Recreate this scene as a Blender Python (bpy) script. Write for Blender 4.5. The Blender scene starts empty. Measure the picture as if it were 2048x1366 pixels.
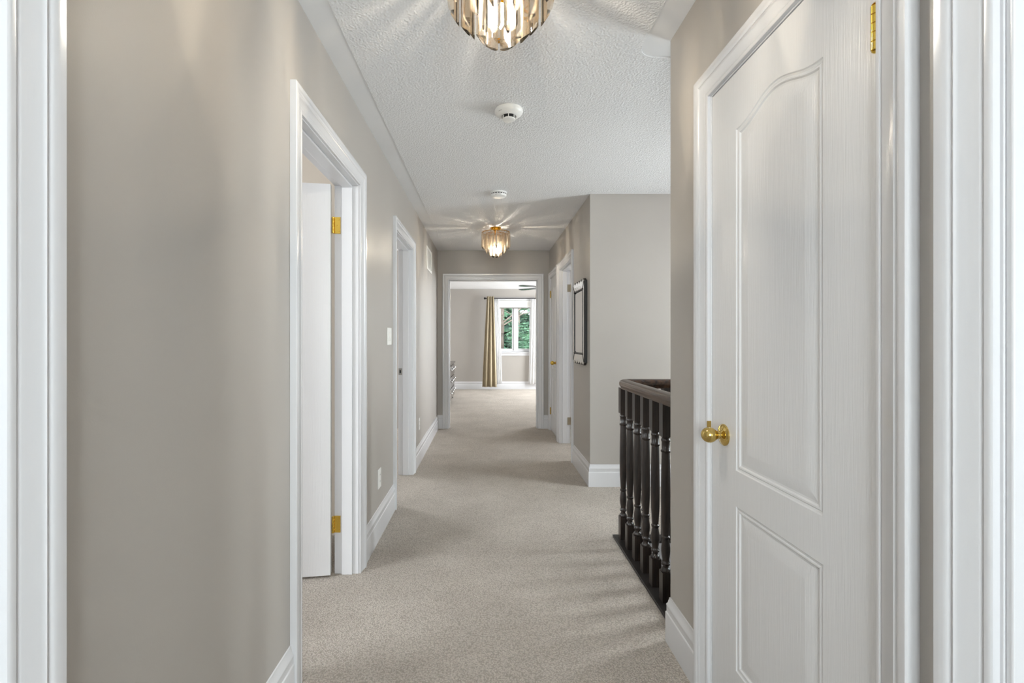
import bpy, bmesh, math, random
from mathutils import Vector, Matrix
random.seed(7)
PI = math.pi
S = bpy.context.scene
COL = S.collection

# ------------------------------------------------------------------ camera
EYE = 1.234
cd = bpy.data.cameras.new('camera')
cd.sensor_width = 36.0
cd.lens = 36.0 * 940 / 2048
cd.shift_x = 51 / 2048
cd.shift_y = -6 / 2048
cd.clip_start = 0.05
cam = bpy.data.objects.new('camera', cd)
COL.objects.link(cam)
cam.location = (0, 0, EYE)
cam.rotation_euler = (PI / 2, 0, 0)
S.camera = cam

# ------------------------------------------------------------------ world, daylight, exposure
S.view_settings.view_transform = 'Standard'
S.view_settings.look = 'None'
S.view_settings.gamma = 1.0
S.view_settings.use_curve_mapping = False
S.view_settings.exposure = 1.13
S.cycles.transparent_max_bounces = 32
S.cycles.diffuse_bounces = 7
S.cycles.max_bounces = 14
S.cycles.sample_clamp_indirect = 6.0

W = bpy.data.worlds.new('sky')
S.world = W
W.use_nodes = True
wb = W.node_tree.nodes['Background']
wb.inputs[0].default_value = (0.84, 0.92, 1.0, 1)
wb.inputs[1].default_value = 2.6

def area_light(name, loc, direction, sx, sy, power, colour=(1, 1, 1)):
    l = bpy.data.lights.new(name, 'AREA')
    l.shape = 'RECTANGLE'
    l.size = sx
    l.size_y = sy
    l.energy = power
    l.color = colour
    o = bpy.data.objects.new(name, l)
    COL.objects.link(o)
    o.location = loc
    o.rotation_euler = Vector(direction).to_track_quat('-Z', 'Y').to_euler()
    return o

# hazy sun on the far side of the house: falls through the bedroom window
sl = bpy.data.lights.new('sun', 'SUN')
sl.energy = 9.0
sl.angle = math.radians(5)
sl.color = (1.0, 0.96, 0.9)
so = bpy.data.objects.new('sun', sl)
COL.objects.link(so)
so.rotation_euler = Vector((-0.12, -1.0, -1.35)).to_track_quat('-Z', 'Y').to_euler()

DAY = (0.94, 0.975, 1.0)
area_light('back_fill_light', (0.04, -1.66, 1.45), (0, 1, -0.02), 1.15, 1.5, 36, DAY)  # added frontal fill, set in an invented window behind the camera
area_light('daylight_stair_window', (3.36, 2.98, 1.25), (-1, 0, -0.10), 0.5, 1.7, 46, DAY)
area_light('daylight_bedroom_side_window', (3.56, 10.2, 1.35), (-1, -0.1, -0.12), 1.7, 1.6, 114, DAY)
area_light('daylight_left_room_window', (-3.86, 0.3, 1.62), (1, 0.1, 0), 1.4, 1.4, 48, DAY)
area_light('daylight_second_left_room_window', (-3.86, 5.5, 1.4), (1, -0.1, 0), 1.4, 1.4, 40, DAY)
area_light('daylight_right_room_window', (3.56, 5.2, 1.5), (-1, 0, -0.15), 1.2, 1.4, 24, DAY)

# ------------------------------------------------------------------ materials
def srgb(r, g, b):
    f = lambda c: (c / 12.92 if c <= 0.04045 else ((c + 0.055) / 1.055) ** 2.4)
    return (f(r / 255), f(g / 255), f(b / 255), 1)

def mat(name, col, rough=0.5, metal=0.0, spec=0.5):
    m = bpy.data.materials.new(name)
    m.use_nodes = True
    p = m.node_tree.nodes['Principled BSDF']
    p.inputs['Base Color'].default_value = col
    p.inputs['Roughness'].default_value = rough
    p.inputs['Metallic'].default_value = metal
    p.inputs['Specular IOR Level'].default_value = spec
    return m, m.node_tree, p

def node(nt, kind, **kw):
    n = nt.nodes.new(kind)
    for k, v in kw.items():
        if k in n.inputs:
            n.inputs[k].default_value = v
        else:
            setattr(n, k, v)
    return n

def obj_coords(nt, scale=(1, 1, 1)):
    t = node(nt, 'ShaderNodeTexCoord')
    m = node(nt, 'ShaderNodeMapping')
    m.inputs['Scale'].default_value = scale
    nt.links.new(t.outputs['Object'], m.inputs['Vector'])
    return m.outputs['Vector']

def bump(nt, p, height, strength, dist):
    b = node(nt, 'ShaderNodeBump', Strength=strength, Distance=dist)
    nt.links.new(height, b.inputs['Height'])
    nt.links.new(b.outputs['Normal'], p.inputs['Normal'])
    return b

def tint_noise(nt, p, vec, c1, c2, scale, detail=3, lo=0.35, hi=0.65):
    n = node(nt, 'ShaderNodeTexNoise', Scale=scale, Detail=detail)
    nt.links.new(vec, n.inputs['Vector'])
    r = node(nt, 'ShaderNodeValToRGB')
    r.color_ramp.elements[0].position = lo
    r.color_ramp.elements[1].position = hi
    r.color_ramp.elements[0].color = c1
    r.color_ramp.elements[1].color = c2
    nt.links.new(n.outputs['Fac'], r.inputs['Fac'])
    nt.links.new(r.outputs['Color'], p.inputs['Base Color'])
    return n, r

M = {}

def make_materials():
    # greige eggshell wall paint with faint roller texture
    m, nt, p = mat('wall_paint', srgb(174, 167, 160), 0.42, 0, 0.35)
    v = obj_coords(nt)
    tint_noise(nt, p, v, srgb(171, 166, 160), srgb(175, 170, 164), 1.3)
    n = node(nt, 'ShaderNodeTexNoise', Scale=260.0, Detail=2)
    nt.links.new(v, n.inputs['Vector'])
    bump(nt, p, n.outputs['Fac'], 0.06, 0.002)
    M['wall'] = m
    m, nt, p = mat('beige_wall_paint', srgb(206, 196, 183), 0.5, 0, 0.3)
    tint_noise(nt, p, obj_coords(nt), srgb(204, 194, 181), srgb(208, 198, 185), 1.5)
    M['beige_wall'] = m
    # semi-gloss white trim with brush marks along its length
    m, nt, p = mat('trim_paint', srgb(210, 210, 212), 0.22, 0, 0.5)
    v = obj_coords(nt, (70, 70, 1.6))
    n = node(nt, 'ShaderNodeTexNoise', Scale=2.0, Detail=3)
    nt.links.new(v, n.inputs['Vector'])
    bump(nt, p, n.outputs['Fac'], 0.10, 0.002)
    M['trim'] = m
    # moulded door skin: white paint over embossed wood grain
    m, nt, p = mat('door_paint', srgb(214, 214, 215), 0.26, 0, 0.5)
    v = obj_coords(nt, (110, 110, 3.2))
    n = node(nt, 'ShaderNodeTexNoise', Scale=2.2, Detail=5, Distortion=0.6)
    nt.links.new(v, n.inputs['Vector'])
    bump(nt, p, n.outputs['Fac'], 0.28, 0.0026)
    M['door'] = m
    # smooth ceiling paint
    m, nt, p = mat('ceiling_paint', srgb(226, 226, 227), 0.6, 0, 0.3)
    v = obj_coords(nt)
    tint_noise(nt, p, v, srgb(225, 225, 226), srgb(228, 228, 229), 2.0)
    M['ceiling'] = m
    # sprayed stucco ceiling
    m, nt, p = mat('stucco', srgb(228, 228, 229), 0.65, 0, 0.3)
    v = obj_coords(nt)
    n = node(nt, 'ShaderNodeTexNoise', Scale=125.0, Detail=3, Roughness=0.6)
    n2 = node(nt, 'ShaderNodeTexVoronoi', Scale=95.0)
    mx = node(nt, 'ShaderNodeMath', operation='ADD')
    nt.links.new(v, n.inputs['Vector'])
    nt.links.new(v, n2.inputs['Vector'])
    nt.links.new(n.outputs['Fac'], mx.inputs[0])
    nt.links.new(n2.outputs['Distance'], mx.inputs[1])
    bump(nt, p, mx.outputs[0], 0.6, 0.005)
    M['stucco'] = m
    # twist-pile beige carpet
    m, nt, p = mat('carpet', srgb(183, 172, 160), 1.0, 0, 0.05)
    v = obj_coords(nt)
    dn = node(nt, 'ShaderNodeTexNoise', Scale=55.0, Detail=2)
    nt.links.new(v, dn.inputs['Vector'])
    add = node(nt, 'ShaderNodeVectorMath', operation='MULTIPLY_ADD')
    add.inputs[1].default_value = (0.016, 0.016, 0.016)
    nt.links.new(dn.outputs['Color'], add.inputs[0])
    nt.links.new(v, add.inputs[2])
    vo = node(nt, 'ShaderNodeTexVoronoi', Scale=150.0)
    nt.links.new(add.outputs[0], vo.inputs['Vector'])
    fine = node(nt, 'ShaderNodeTexNoise', Scale=420.0, Detail=2)
    nt.links.new(v, fine.inputs['Vector'])
    h = node(nt, 'ShaderNodeMath', operation='SUBTRACT')
    nt.links.new(fine.outputs['Fac'], h.inputs[0])
    nt.links.new(vo.outputs['Distance'], h.inputs[1])
    bump(nt, p, h.outputs[0], 0.9, 0.008)
    ln = node(nt, 'ShaderNodeTexNoise', Scale=2.6, Detail=4, Roughness=0.6)
    nt.links.new(v, ln.inputs['Vector'])
    r = node(nt, 'ShaderNodeValToRGB')
    r.color_ramp.elements[0].position = 0.3
    r.color_ramp.elements[1].position = 0.7
    r.color_ramp.elements[0].color = srgb(205, 196, 186)
    r.color_ramp.elements[1].color = srgb(222, 213, 203)
    nt.links.new(ln.outputs['Fac'], r.inputs['Fac'])
    r2 = node(nt, 'ShaderNodeValToRGB')
    r2.color_ramp.elements[0].position = 0.25
    r2.color_ramp.elements[1].position = 0.75
    r2.color_ramp.elements[0].color = (1, 1, 1, 1)
    r2.color_ramp.elements[1].color = (0.66, 0.65, 0.63, 1)
    nt.links.new(vo.outputs['Distance'], r2.inputs['Fac'])
    mc = node(nt, 'ShaderNodeMix', data_type='RGBA', blend_type='MULTIPLY')
    mc.inputs['Factor'].default_value = 1.0
    nt.links.new(r.outputs['Color'], mc.inputs['A'])
    nt.links.new(r2.outputs['Color'], mc.inputs['B'])
    nt.links.new(mc.outputs['Result'], p.inputs['Base Color'])
    M['carpet'] = m
    # polished brass, gold, satin nickel
    m, nt, p = mat('brass', srgb(226, 190, 88), 0.18, 1.0)
    M['brass'] = m
    m, nt, p = mat('pale_brass', srgb(208, 180, 108), 0.12, 1.0)
    M['pale_brass'] = m
    m, nt, p = mat('gold', srgb(240, 180, 55), 0.16, 1.0)
    M['gold'] = m
    m, nt, p = mat('nickel', srgb(150, 146, 140), 0.3, 1.0)
    M['nickel'] = m
    m, nt, p = mat('dull_brass', srgb(176, 166, 146), 0.35, 1.0)
    M['dull_brass'] = m
    # espresso stained oak
    m, nt, p = mat('dark_oak', srgb(40, 32, 28), 0.28, 0, 0.5)
    v = obj_coords(nt, (60, 60, 6))
    n, r = tint_noise(nt, p, v, srgb(20, 17, 16), srgb(46, 37, 32), 1.5, 4)
    bump(nt, p, n.outputs['Fac'], 0.12, 0.002)
    M['oak'] = m
    m, nt, p = mat('dark_oak_rail', srgb(70, 52, 40), 0.25, 0, 0.5)
    v = obj_coords(nt, (40, 40, 40))
    n, r = tint_noise(nt, p, v, srgb(40, 30, 25), srgb(78, 56, 40), 1.0, 4)
    M['oak_rail'] = m
    m, nt, p = mat('black_trim', srgb(24, 21, 20), 0.4)
    v = obj_coords(nt)
    tint_noise(nt, p, v, srgb(22, 19, 18), srgb(30, 26, 24), 6.0)
    M['black'] = m
    m, nt, p = mat('dark_slot', srgb(26, 26, 27), 0.6)
    M['slot'] = m
    m, nt, p = mat('white_plastic', srgb(234, 233, 230), 0.35)
    M['plastic'] = m
    m, nt, p = mat('grey_print', srgb(120, 118, 115), 0.6)
    M['print'] = m
    # crystal prisms: clear pressed glass with a faint warm body that picks up the bulb
    m = bpy.data.materials.new('amber_crystal')
    m.use_nodes = True
    nt = m.node_tree
    nt.nodes.clear()
    out = node(nt, 'ShaderNodeOutputMaterial')
    tr = node(nt, 'ShaderNodeBsdfTransparent', Color=(0.986, 0.955, 0.910, 1))
    gl = node(nt, 'ShaderNodeBsdfGlass', Color=(1.0, 0.96, 0.9, 1), Roughness=0.0, IOR=1.4)
    tl = node(nt, 'ShaderNodeBsdfTranslucent', Color=(1.0, 0.88, 0.70, 1))
    gs = node(nt, 'ShaderNodeBsdfGlossy', Color=(1.0, 0.97, 0.93, 1), Roughness=0.05)
    fr = node(nt, 'ShaderNodeFresnel', IOR=1.5)
    m0 = node(nt, 'ShaderNodeMixShader', Fac=0.14)
    m1 = node(nt, 'ShaderNodeMixShader', Fac=0.05)
    m2 = node(nt, 'ShaderNodeMixShader')
    nt.links.new(tr.outputs[0], m0.inputs[1])
    nt.links.new(gl.outputs[0], m0.inputs[2])
    nt.links.new(m0.outputs[0], m1.inputs[1])
    nt.links.new(tl.outputs[0], m1.inputs[2])
    nt.links.new(fr.outputs[0], m2.inputs[0])
    nt.links.new(m1.outputs[0], m2.inputs[1])
    nt.links.new(gs.outputs[0], m2.inputs[2])
    nt.links.new(m2.outputs[0], out.inputs[0])
    M['crystal'] = m
    # lit bulb
    m = bpy.data.materials.new('lit_bulb')
    m.use_nodes = True
    p = m.node_tree.nodes['Principled BSDF']
    p.inputs['Base Color'].default_value = (1, 0.95, 0.85, 1)
    p.inputs['Emission Color'].default_value = (1.0, 0.93, 0.80, 1)
    p.inputs['Emission Strength'].default_value = 780.0
    M['bulb'] = m
    # silvered glass
    m, nt, p = mat('mirror_glass', (0.92, 0.93, 0.93, 1), 0.015, 1.0)
    M['mirror'] = m
    m, nt, p = mat('bevelled_mirror', (0.90, 0.91, 0.90, 1), 0.12, 1.0)
    v = obj_coords(nt)
    n = node(nt, 'ShaderNodeTexNoise', Scale=35.0, Detail=2)
    nt.links.new(v, n.inputs['Vector'])
    bump(nt, p, n.outputs['Fac'], 0.25, 0.004)
    M['mirror_edge'] = m
    # window glass
    m = bpy.data.materials.new('window_glass')
    m.use_nodes = True
    nt = m.node_tree
    nt.nodes.clear()
    out = node(nt, 'ShaderNodeOutputMaterial')
    tr = node(nt, 'ShaderNodeBsdfTransparent', Color=(0.93, 0.97, 0.96, 1))
    gs = node(nt, 'ShaderNodeBsdfGlossy', Color=(1, 1, 1, 1), Roughness=0.02)
    fr = node(nt, 'ShaderNodeFresnel', IOR=1.45)
    m2 = node(nt, 'ShaderNodeMixShader')
    nt.links.new(fr.outputs[0], m2.inputs[0])
    nt.links.new(tr.outputs[0], m2.inputs[1])
    nt.links.new(gs.outputs[0], m2.inputs[2])
    nt.links.new(m2.outputs[0], out.inputs[0])
    M['glass'] = m
    # sheer voile
    m = bpy.data.materials.new('sheer_voile')
    m.use_nodes = True
    nt = m.node_tree
    nt.nodes.clear()
    out = node(nt, 'ShaderNodeOutputMaterial')
    tr = node(nt, 'ShaderNodeBsdfTransparent', Color=(1, 1, 1, 1))
    df = node(nt, 'ShaderNodeBsdfDiffuse', Color=(0.9, 0.9, 0.9, 1))
    tl = node(nt, 'ShaderNodeBsdfTranslucent', Color=(0.95, 0.95, 0.95, 1))
    m1 = node(nt, 'ShaderNodeMixShader', Fac=0.5)
    m2 = node(nt, 'ShaderNodeMixShader', Fac=0.78)
    nt.links.new(df.outputs[0], m1.inputs[1])
    nt.links.new(tl.outputs[0], m1.inputs[2])
    nt.links.new(tr.outputs[0], m2.inputs[1])
    nt.links.new(m1.outputs[0], m2.inputs[2])
    nt.links.new(m2.outputs[0], out.inputs[0])
    M['sheer'] = m
    m, nt, p = mat('beige_drape', srgb(176, 158, 122), 0.75, 0, 0.3)
    v = obj_coords(nt, (120, 120, 120))
    n, r = tint_noise(nt, p, v, srgb(160, 147, 122), srgb(174, 161, 136), 1.0)
    M['drape'] = m
    m, nt, p = mat('dark_lacquer', srgb(34, 31, 31), 0.25)
    v = obj_coords(nt, (8, 2, 30))
    tint_noise(nt, p, v, srgb(30, 27, 27), srgb(42, 38, 37), 1.0)
    M['lacquer'] = m
    m, nt, p = mat('drawer_front', srgb(70, 66, 64), 0.2)
    M['drawer'] = m
    m, nt, p = mat('chrome', srgb(225, 225, 225), 0.1, 1.0)
    M['chrome'] = m
    m, nt, p = mat('leaf', srgb(70, 110, 82), 0.5)
    v = obj_coords(nt)
    n, r = tint_noise(nt, p, v, srgb(40, 74, 62), srgb(120, 160, 124), 2.2, 4)
    p.inputs['Transmission Weight'].default_value = 0.0
    M['leaf'] = m
    m, nt, p = mat('bark', srgb(150, 128, 116), 0.9)
    v = obj_coords(nt, (10, 10, 3))
    n, r = tint_noise(nt, p, v, srgb(92, 76, 68), srgb(140, 120, 110), 1.0)
    M['bark'] = m
    m, nt, p = mat('lawn', srgb(80, 105, 60), 1.0)
    v = obj_coords(nt)
    tint_noise(nt, p, v, srgb(66, 92, 52), srgb(96, 120, 70), 3.0)
    M['lawn'] = m
make_materials()

# ------------------------------------------------------------------ mesh helpers
def world_loc(o):
    v = Vector((0, 0, 0))
    while o is not None:
        v = v + o.location
        o = o.parent
    return v

class MB:
    def __init__(self):
        self.v = []
        self.f = []

    def add(self, vs, fs):
        b = len(self.v)
        self.v += [tuple(x) for x in vs]
        self.f += [tuple(i + b for i in f) for f in fs]
        return self

    def box(self, x0, x1, y0, y1, z0, z1):
        return self.add([(x0, y0, z0), (x1, y0, z0), (x1, y1, z0), (x0, y1, z0),
                         (x0, y0, z1), (x1, y0, z1), (x1, y1, z1), (x0, y1, z1)],
                        [(0, 3, 2, 1), (4, 5, 6, 7), (0, 1, 5, 4), (1, 2, 6, 5), (2, 3, 7, 6), (3, 0, 4, 7)])

    def loft(self, loops, cap=True, closed=True):
        n = len(loops[0])
        vs = [p for l in loops for p in l]
        fs = []
        for i in range(len(loops) - 1):
            for j in range(n if closed else n - 1):
                k = (j + 1) % n
                fs.append((i * n + j, i * n + k, (i + 1) * n + k, (i + 1) * n + j))
        if cap and closed:
            fs.append(tuple(range(n))[::-1])
            fs.append(tuple((len(loops) - 1) * n + j for j in range(n)))
        return self.add(vs, fs)

    def lathe(self, prof, c=(0, 0, 0), axis='z', n=24, cap=True):
        loops = []
        for r, h in prof:
            l = []
            for j in range(n):
                a = 2 * PI * j / n
                x, y = r * math.cos(a), r * math.sin(a)
                p = (x, y, h) if axis == 'z' else ((h, x, y) if axis == 'x' else (x, h, y))
                l.append((c[0] + p[0], c[1] + p[1], c[2] + p[2]))
            loops.append(l)
        return self.loft(loops, cap)

    def extrude(self, poly, fn, t0, t1):
        """polygon (u, v) lifted by fn(u, v, t)"""
        return self.loft([[fn(u, v, t0) for u, v in poly], [fn(u, v, t1) for u, v in poly]])

    def tube(self, pts, r, n=10):
        loops = []
        for i, p in enumerate(pts):
            p = Vector(p)
            a = Vector(pts[max(i - 1, 0)])
            b = Vector(pts[min(i + 1, len(pts) - 1)])
            d = (b - a).normalized()
            u = d.cross(Vector((0, 0, 1)))
            if u.length < 1e-4:
                u = Vector((1, 0, 0))
            u.normalize()
            w = d.cross(u)
            rr = r[i] if isinstance(r, (list, tuple)) else r
            loops.append([tuple(p + u * rr * math.cos(2 * PI * j / n) + w * rr * math.sin(2 * PI * j / n)) for j in range(n)])
        return self.loft(loops)

    def mesh(self, name, material, off=Vector((0, 0, 0)), smooth=None, recalc=True):
        me = bpy.data.meshes.new(name)
        me.from_pydata([(x - off[0], y - off[1], z - off[2]) for x, y, z in self.v], [], self.f)
        if recalc:
            bm = bmesh.new()
            bm.from_mesh(me)
            bmesh.ops.recalc_face_normals(bm, faces=bm.faces)
            bm.to_mesh(me)
            bm.free()
        me.materials.append(M[material])
        if smooth:
            me.polygons.foreach_set('use_smooth', [True] * len(me.polygons))
            me.set_sharp_from_angle(angle=math.radians(smooth))
        return me

    def build(self, name, material, parent=None, local=False, smooth=None, bevel=None, recalc=True):
        off = Vector((0, 0, 0)) if (local or parent is None) else world_loc(parent)
        o = bpy.data.objects.new(name, self.mesh(name, material, off, smooth, recalc))
        COL.objects.link(o)
        o.parent = parent
        if bevel:
            b = o.modifiers.new('bevel', 'BEVEL')
            b.width = bevel
            b.segments = 2
            b.limit_method = 'ANGLE'
        return o

def tag(o, label, cat=None, group=None, kind=None):
    o['label'] = label
    if cat:
        o['category'] = cat
    if group:
        o['group'] = group
    if kind:
        o['kind'] = kind
    return o

def empty(name, loc):
    o = bpy.data.objects.new(name, None)
    COL.objects.link(o)
    o.location = loc
    o.empty_display_size = 0.05
    return o

def copy_tree(o, parent=None):
    c = o.copy()
    COL.objects.link(c)
    c.parent = parent
    for ch in list(o.children):
        copy_tree(ch, c)
    return c

# ------------------------------------------------------------------ dimensions (metres; camera foot = origin, hall runs along +Y)
H = 2.44
XL, XR, XN = -0.672, 0.864, 0.746      # left wall, far right wall, near right wall
YE, YC, YS = 6.443, 3.920, 1.905       # end wall, corner after the stair, end of near right wall
T = 0.125
YB = 11.45                             # bedroom window wall
TOP = 2.035
CW = 0.080                             # casing width
REV = 0.005

def wall_boxes(m, axis, p0, p1, a, b, openings, z0=0.0, z1=H):
    """wall slab between p0..p1 across, running a..b along, openings = [(s0, s1, zbottom, ztop)]"""
    def bx(s0, s1, lo, hi):
        if s1 - s0 < 1e-5 or hi - lo < 1e-5:
            return
        if axis == 'y':
            m.box(p0, p1, s0, s1, lo, hi)
        else:
            m.box(s0, s1, p0, p1, lo, hi)
    cur = a
    for s0, s1, lo, hi in sorted(openings):
        bx(cur, s0, z0, z1)
        bx(s0, s1, z0, lo)
        bx(s0, s1, hi, z1)
        cur = s1
    bx(cur, b, z0, z1)

def structure(name, m, material, label, cat='wall'):
    return tag(m.build(name, material), label, cat, kind='structure')

JB = 0.02   # jamb board thickness
def op(a, b):
    return (a - JB, b + JB, 0.0, TOP + JB)

D1 = (1.692, 2.465)
D2 = (3.470, 4.250)
D3 = (4.745, 5.535)
D4 = (5.750, 6.315)
D5 = (-0.120, 0.644)
D6 = (-0.090, 0.678)
DN = (0.894, 1.559)
DE = (-0.515, 0.697)

m = MB(); wall_boxes(m, 'y', XL - T, XL, -1.6, YE, [op(*D5), op(*D1), op(*D2)])
structure('wall_left', m, 'wall', 'long taupe hallway wall with two white-cased doorways, switch and outlets')
m = MB(); wall_boxes(m, 'x', YE, YE + T, -3.8, 3.5, [op(*DE)])
structure('wall_end', m, 'wall', 'dark taupe end wall around the double bedroom doorway')
m = MB(); wall_boxes(m, 'y', XN, XN + T, -1.6, YS, [op(*D6), op(*DN)])
structure('wall_right_near', m, 'wall', 'taupe wall holding the white arched-panel closet door')
m = MB(); wall_boxes(m, 'y', XR, XR + T, YC + T, YE, [op(*D3), op(*D4)])
m.box(XR, XR + T, YC, YC + T, 0, H)
structure('wall_right_far', m, 'wall', 'narrow taupe wall with mirror beyond the staircase')
m = MB(); m.box(XR + T, 3.3 + T, YC, YC + T, 0, H)
structure('wall_stair_back', m, 'wall', 'sunlit beige wall behind the dark staircase railing')
m = MB(); m.box(XN + T, 3.3 + T, YS - T, YS, -2.9, H)
structure('wall_stair_front', m, 'wall', 'taupe stairwell wall hidden round the near corner')
SW = (2.60, 3.36, 0.35, 2.15)
m = MB(); wall_boxes(m, 'y', 3.3, 3.3 + T, YS, YC, [SW], -2.9, H)
structure('wall_stair_side', m, 'wall', 'stairwell outer wall with the tall daylight window')
BW = (-0.56, 0.64, 0.65, 2.2)  # opening added for the fill light, never in view
m = MB(); wall_boxes(m, 'x', -1.6 - T, -1.6, -3.8, 3.5, [BW])
structure('wall_back', m, 'wall', 'taupe wall behind the camera with an added window')
# rooms off the hall
m = MB(); wall_boxes(m, 'y', -3.8 - T, -3.8, -1.6, YE, [(-0.45, 1.05, 0.9, 2.36), (4.75, 6.25, 0.7, 2.1)])
structure('wall_left_rooms', m, 'wall', 'outer wall of the two rooms on the left')
m = MB(); m.box(-3.8, XL - T, 2.95, 3.05, 0, H)
structure('wall_left_partition', m, 'beige_wall', 'beige partition seen above the open white door')
m = MB(); wall_boxes(m, 'y', 3.5, 3.5 + T, YC + T, YB, [(4.6, 5.8, 0.8, 2.2), (9.3, 11.1, 0.5, 2.2)])
structure('wall_right_rooms', m, 'wall', 'outer wall of the rooms on the right')
m = MB(); m.box(3.5, 3.5 + T, -1.6, YS - T, 0, H)
structure('wall_right_closet', m, 'wall', 'back wall of the closet on the right')
WB = (0.262, 1.138, 0.90, 2.16)
m = MB(); wall_boxes(m, 'x', YB, YB + T, -1.325, 3.5 + T, [WB])
structure('wall_bedroom_back', m, 'wall', 'pale taupe bedroom wall around the window')
m = MB(); m.box(-1.325, -1.2, YE + T, YB, 0, H)
structure('wall_bedroom_left', m, 'wall', 'bedroom wall behind the dark dresser')

# floor with the stair opening left out
NX, NY = 0.785, 2.93
m = MB()
m.box(-3.8, NX, -1.6, YB, -0.25, 0)
m.box(NX, 3.5, NY, YB, -0.25, 0)
m.box(NX, 3.5, -1.6, YS, -0.25, 0)
structure('floor', m, 'carpet', 'beige twist-pile carpet running down the hall into the bedroom', 'carpet')
m = MB(); m.box(NX - T, NX, YS, NY, -2.9, -0.25)
m.box(NX - T, 3.3, NY, NY + T, -2.9, -0.25)
structure('wall_stairwell', m, 'wall', 'lower stairwell walls beneath the railing')
m = MB(); m.box(NX - T, 3.3, YS - T, NY + T, -3.0, -2.9)
structure('floor_lower', m, 'carpet', 'lower storey floor at the foot of the stairs', 'floor')
m = MB(); m.box(-3.9, 3.7, -1.8, YB + 0.2, H, H + 0.12)
ceil = structure('ceiling', m, 'ceiling', 'white hallway ceiling with sprayed stucco field and smooth border', 'ceiling')

# the sprayed field of the hall ceiling: inset border, rounded at the wall corners
BO = 0.107
def rounded(pts, corners, n=8):
    out = []
    N = len(pts)
    for i, p in enumerate(pts):
        r = corners[i]
        if r <= 0:
            out.append(p)
            continue
        p = Vector(p); a = Vector(pts[i - 1]); b = Vector(pts[(i + 1) % N])
        s = p + (a - p).normalized() * r
        e = p + (b - p).normalized() * r
        for k in range(n + 1):
            t = k / n
            q = (1 - t) ** 2 * s + 2 * t * (1 - t) * p + t * t * e
            out.append((q.x, q.y))
    return out
xl, xr, xn = XL + BO, XR - 0.02, XN - BO
pts = [(xl, -1.5), (xn, -1.5), (xn, YS + BO), (3.2, YS + BO), (3.2, YC - 0.015), (xr, YC - 0.015), (xr, YE - 0.02), (xl, YE - 0.02)]
poly = rounded(pts, [0, 0, 0.10, 0, 0, 0, 0, 0])
m = MB(); m.extrude(poly, lambda u, v, t: (u, v, t), H - 0.004, H + 0.001)
m.build('stucco_field', 'stucco', ceil)

# ------------------------------------------------------------------ trim: casings, jambs, baseboards
CAS = [(0, -0.001), (0, .010), (.004, .0125), (.010, .0125), (.0135, .0095), (.018, .013), (.044, .0150), (.049, .0195),
       (.054, .0165), (.059, .0210), (.066, .0235), (.077, .0235), (CW, .021), (CW, -0.001)]

class Frame:
    """a wall face: point at s along it, t out of it"""
    def __init__(s, axis, pos, out):
        s.axis, s.pos, s.out = axis, pos, out
    def __call__(s, a, z, t):
        q = s.pos + s.out * t
        return (q, a, z) if s.axis == 'y' else (a, q, z)

FL = Frame('y', XL, 1)
FR = Frame('y', XR, -1)
FN = Frame('y', XN, -1)
FE = Frame('x', YE, -1)

def casing(f, a, b, parent, top=TOP):
    a, b, top = a - REV, b + REV, top + REV
    m = MB()
    loops = [[f(a - u, 0, t), f(a - u, top + u, t), f(b + u, top + u, t), f(b + u, 0, t)] for u, t in CAS]
    m.loft(loops, cap=False, closed=False)
    return m.build('casing', 'trim', parent, smooth=38)

def jamb(f, a, b, parent, stop=None, top=TOP, depth=T):
    m = MB()
    p0, p1 = 0.0, -depth
    def bx(s0, s1, z0, z1, t0, t1):
        c = [f(s0, z0, t0), f(s1, z1, t1)]
        m.box(min(c[0][0], c[1][0]), max(c[0][0], c[1][0]), min(c[0][1], c[1][1]), max(c[0][1], c[1][1]), z0, z1)
    bx(a - JB, a, 0, top, p0, p1)
    bx(b, b + JB, 0, top, p0, p1)
    bx(a - JB, b + JB, top, top + JB, p0, p1)
    m.build('jamb', 'trim', parent, bevel=0.0012)
    if stop:
        s0, s1 = stop
        m = MB()
        bx(a, a + .011, 0, top - .011, s0, s1)
        bx(b - .011, b, 0, top - .011, s0, s1)
        bx(a, b, top - .011, top, s0, s1)
        m.build('door_stop', 'trim', parent, bevel=0.0025)

def inset(poly, d):
    n = len(poly)
    out = []
    for i in range(n):
        a, p, b = Vector(poly[i - 1]), Vector(poly[i]), Vector(poly[(i + 1) % n])
        e1, e2 = (p - a).normalized(), (b - p).normalized()
        n1, n2 = Vector((-e1.y, e1.x)), Vector((-e2.y, e2.x))
        nn = n1 + n2
        nn = nn / max(nn.dot(n1), 0.3)
        q = p + nn * d
        out.append((q.x, q.y))
    return out

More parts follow.
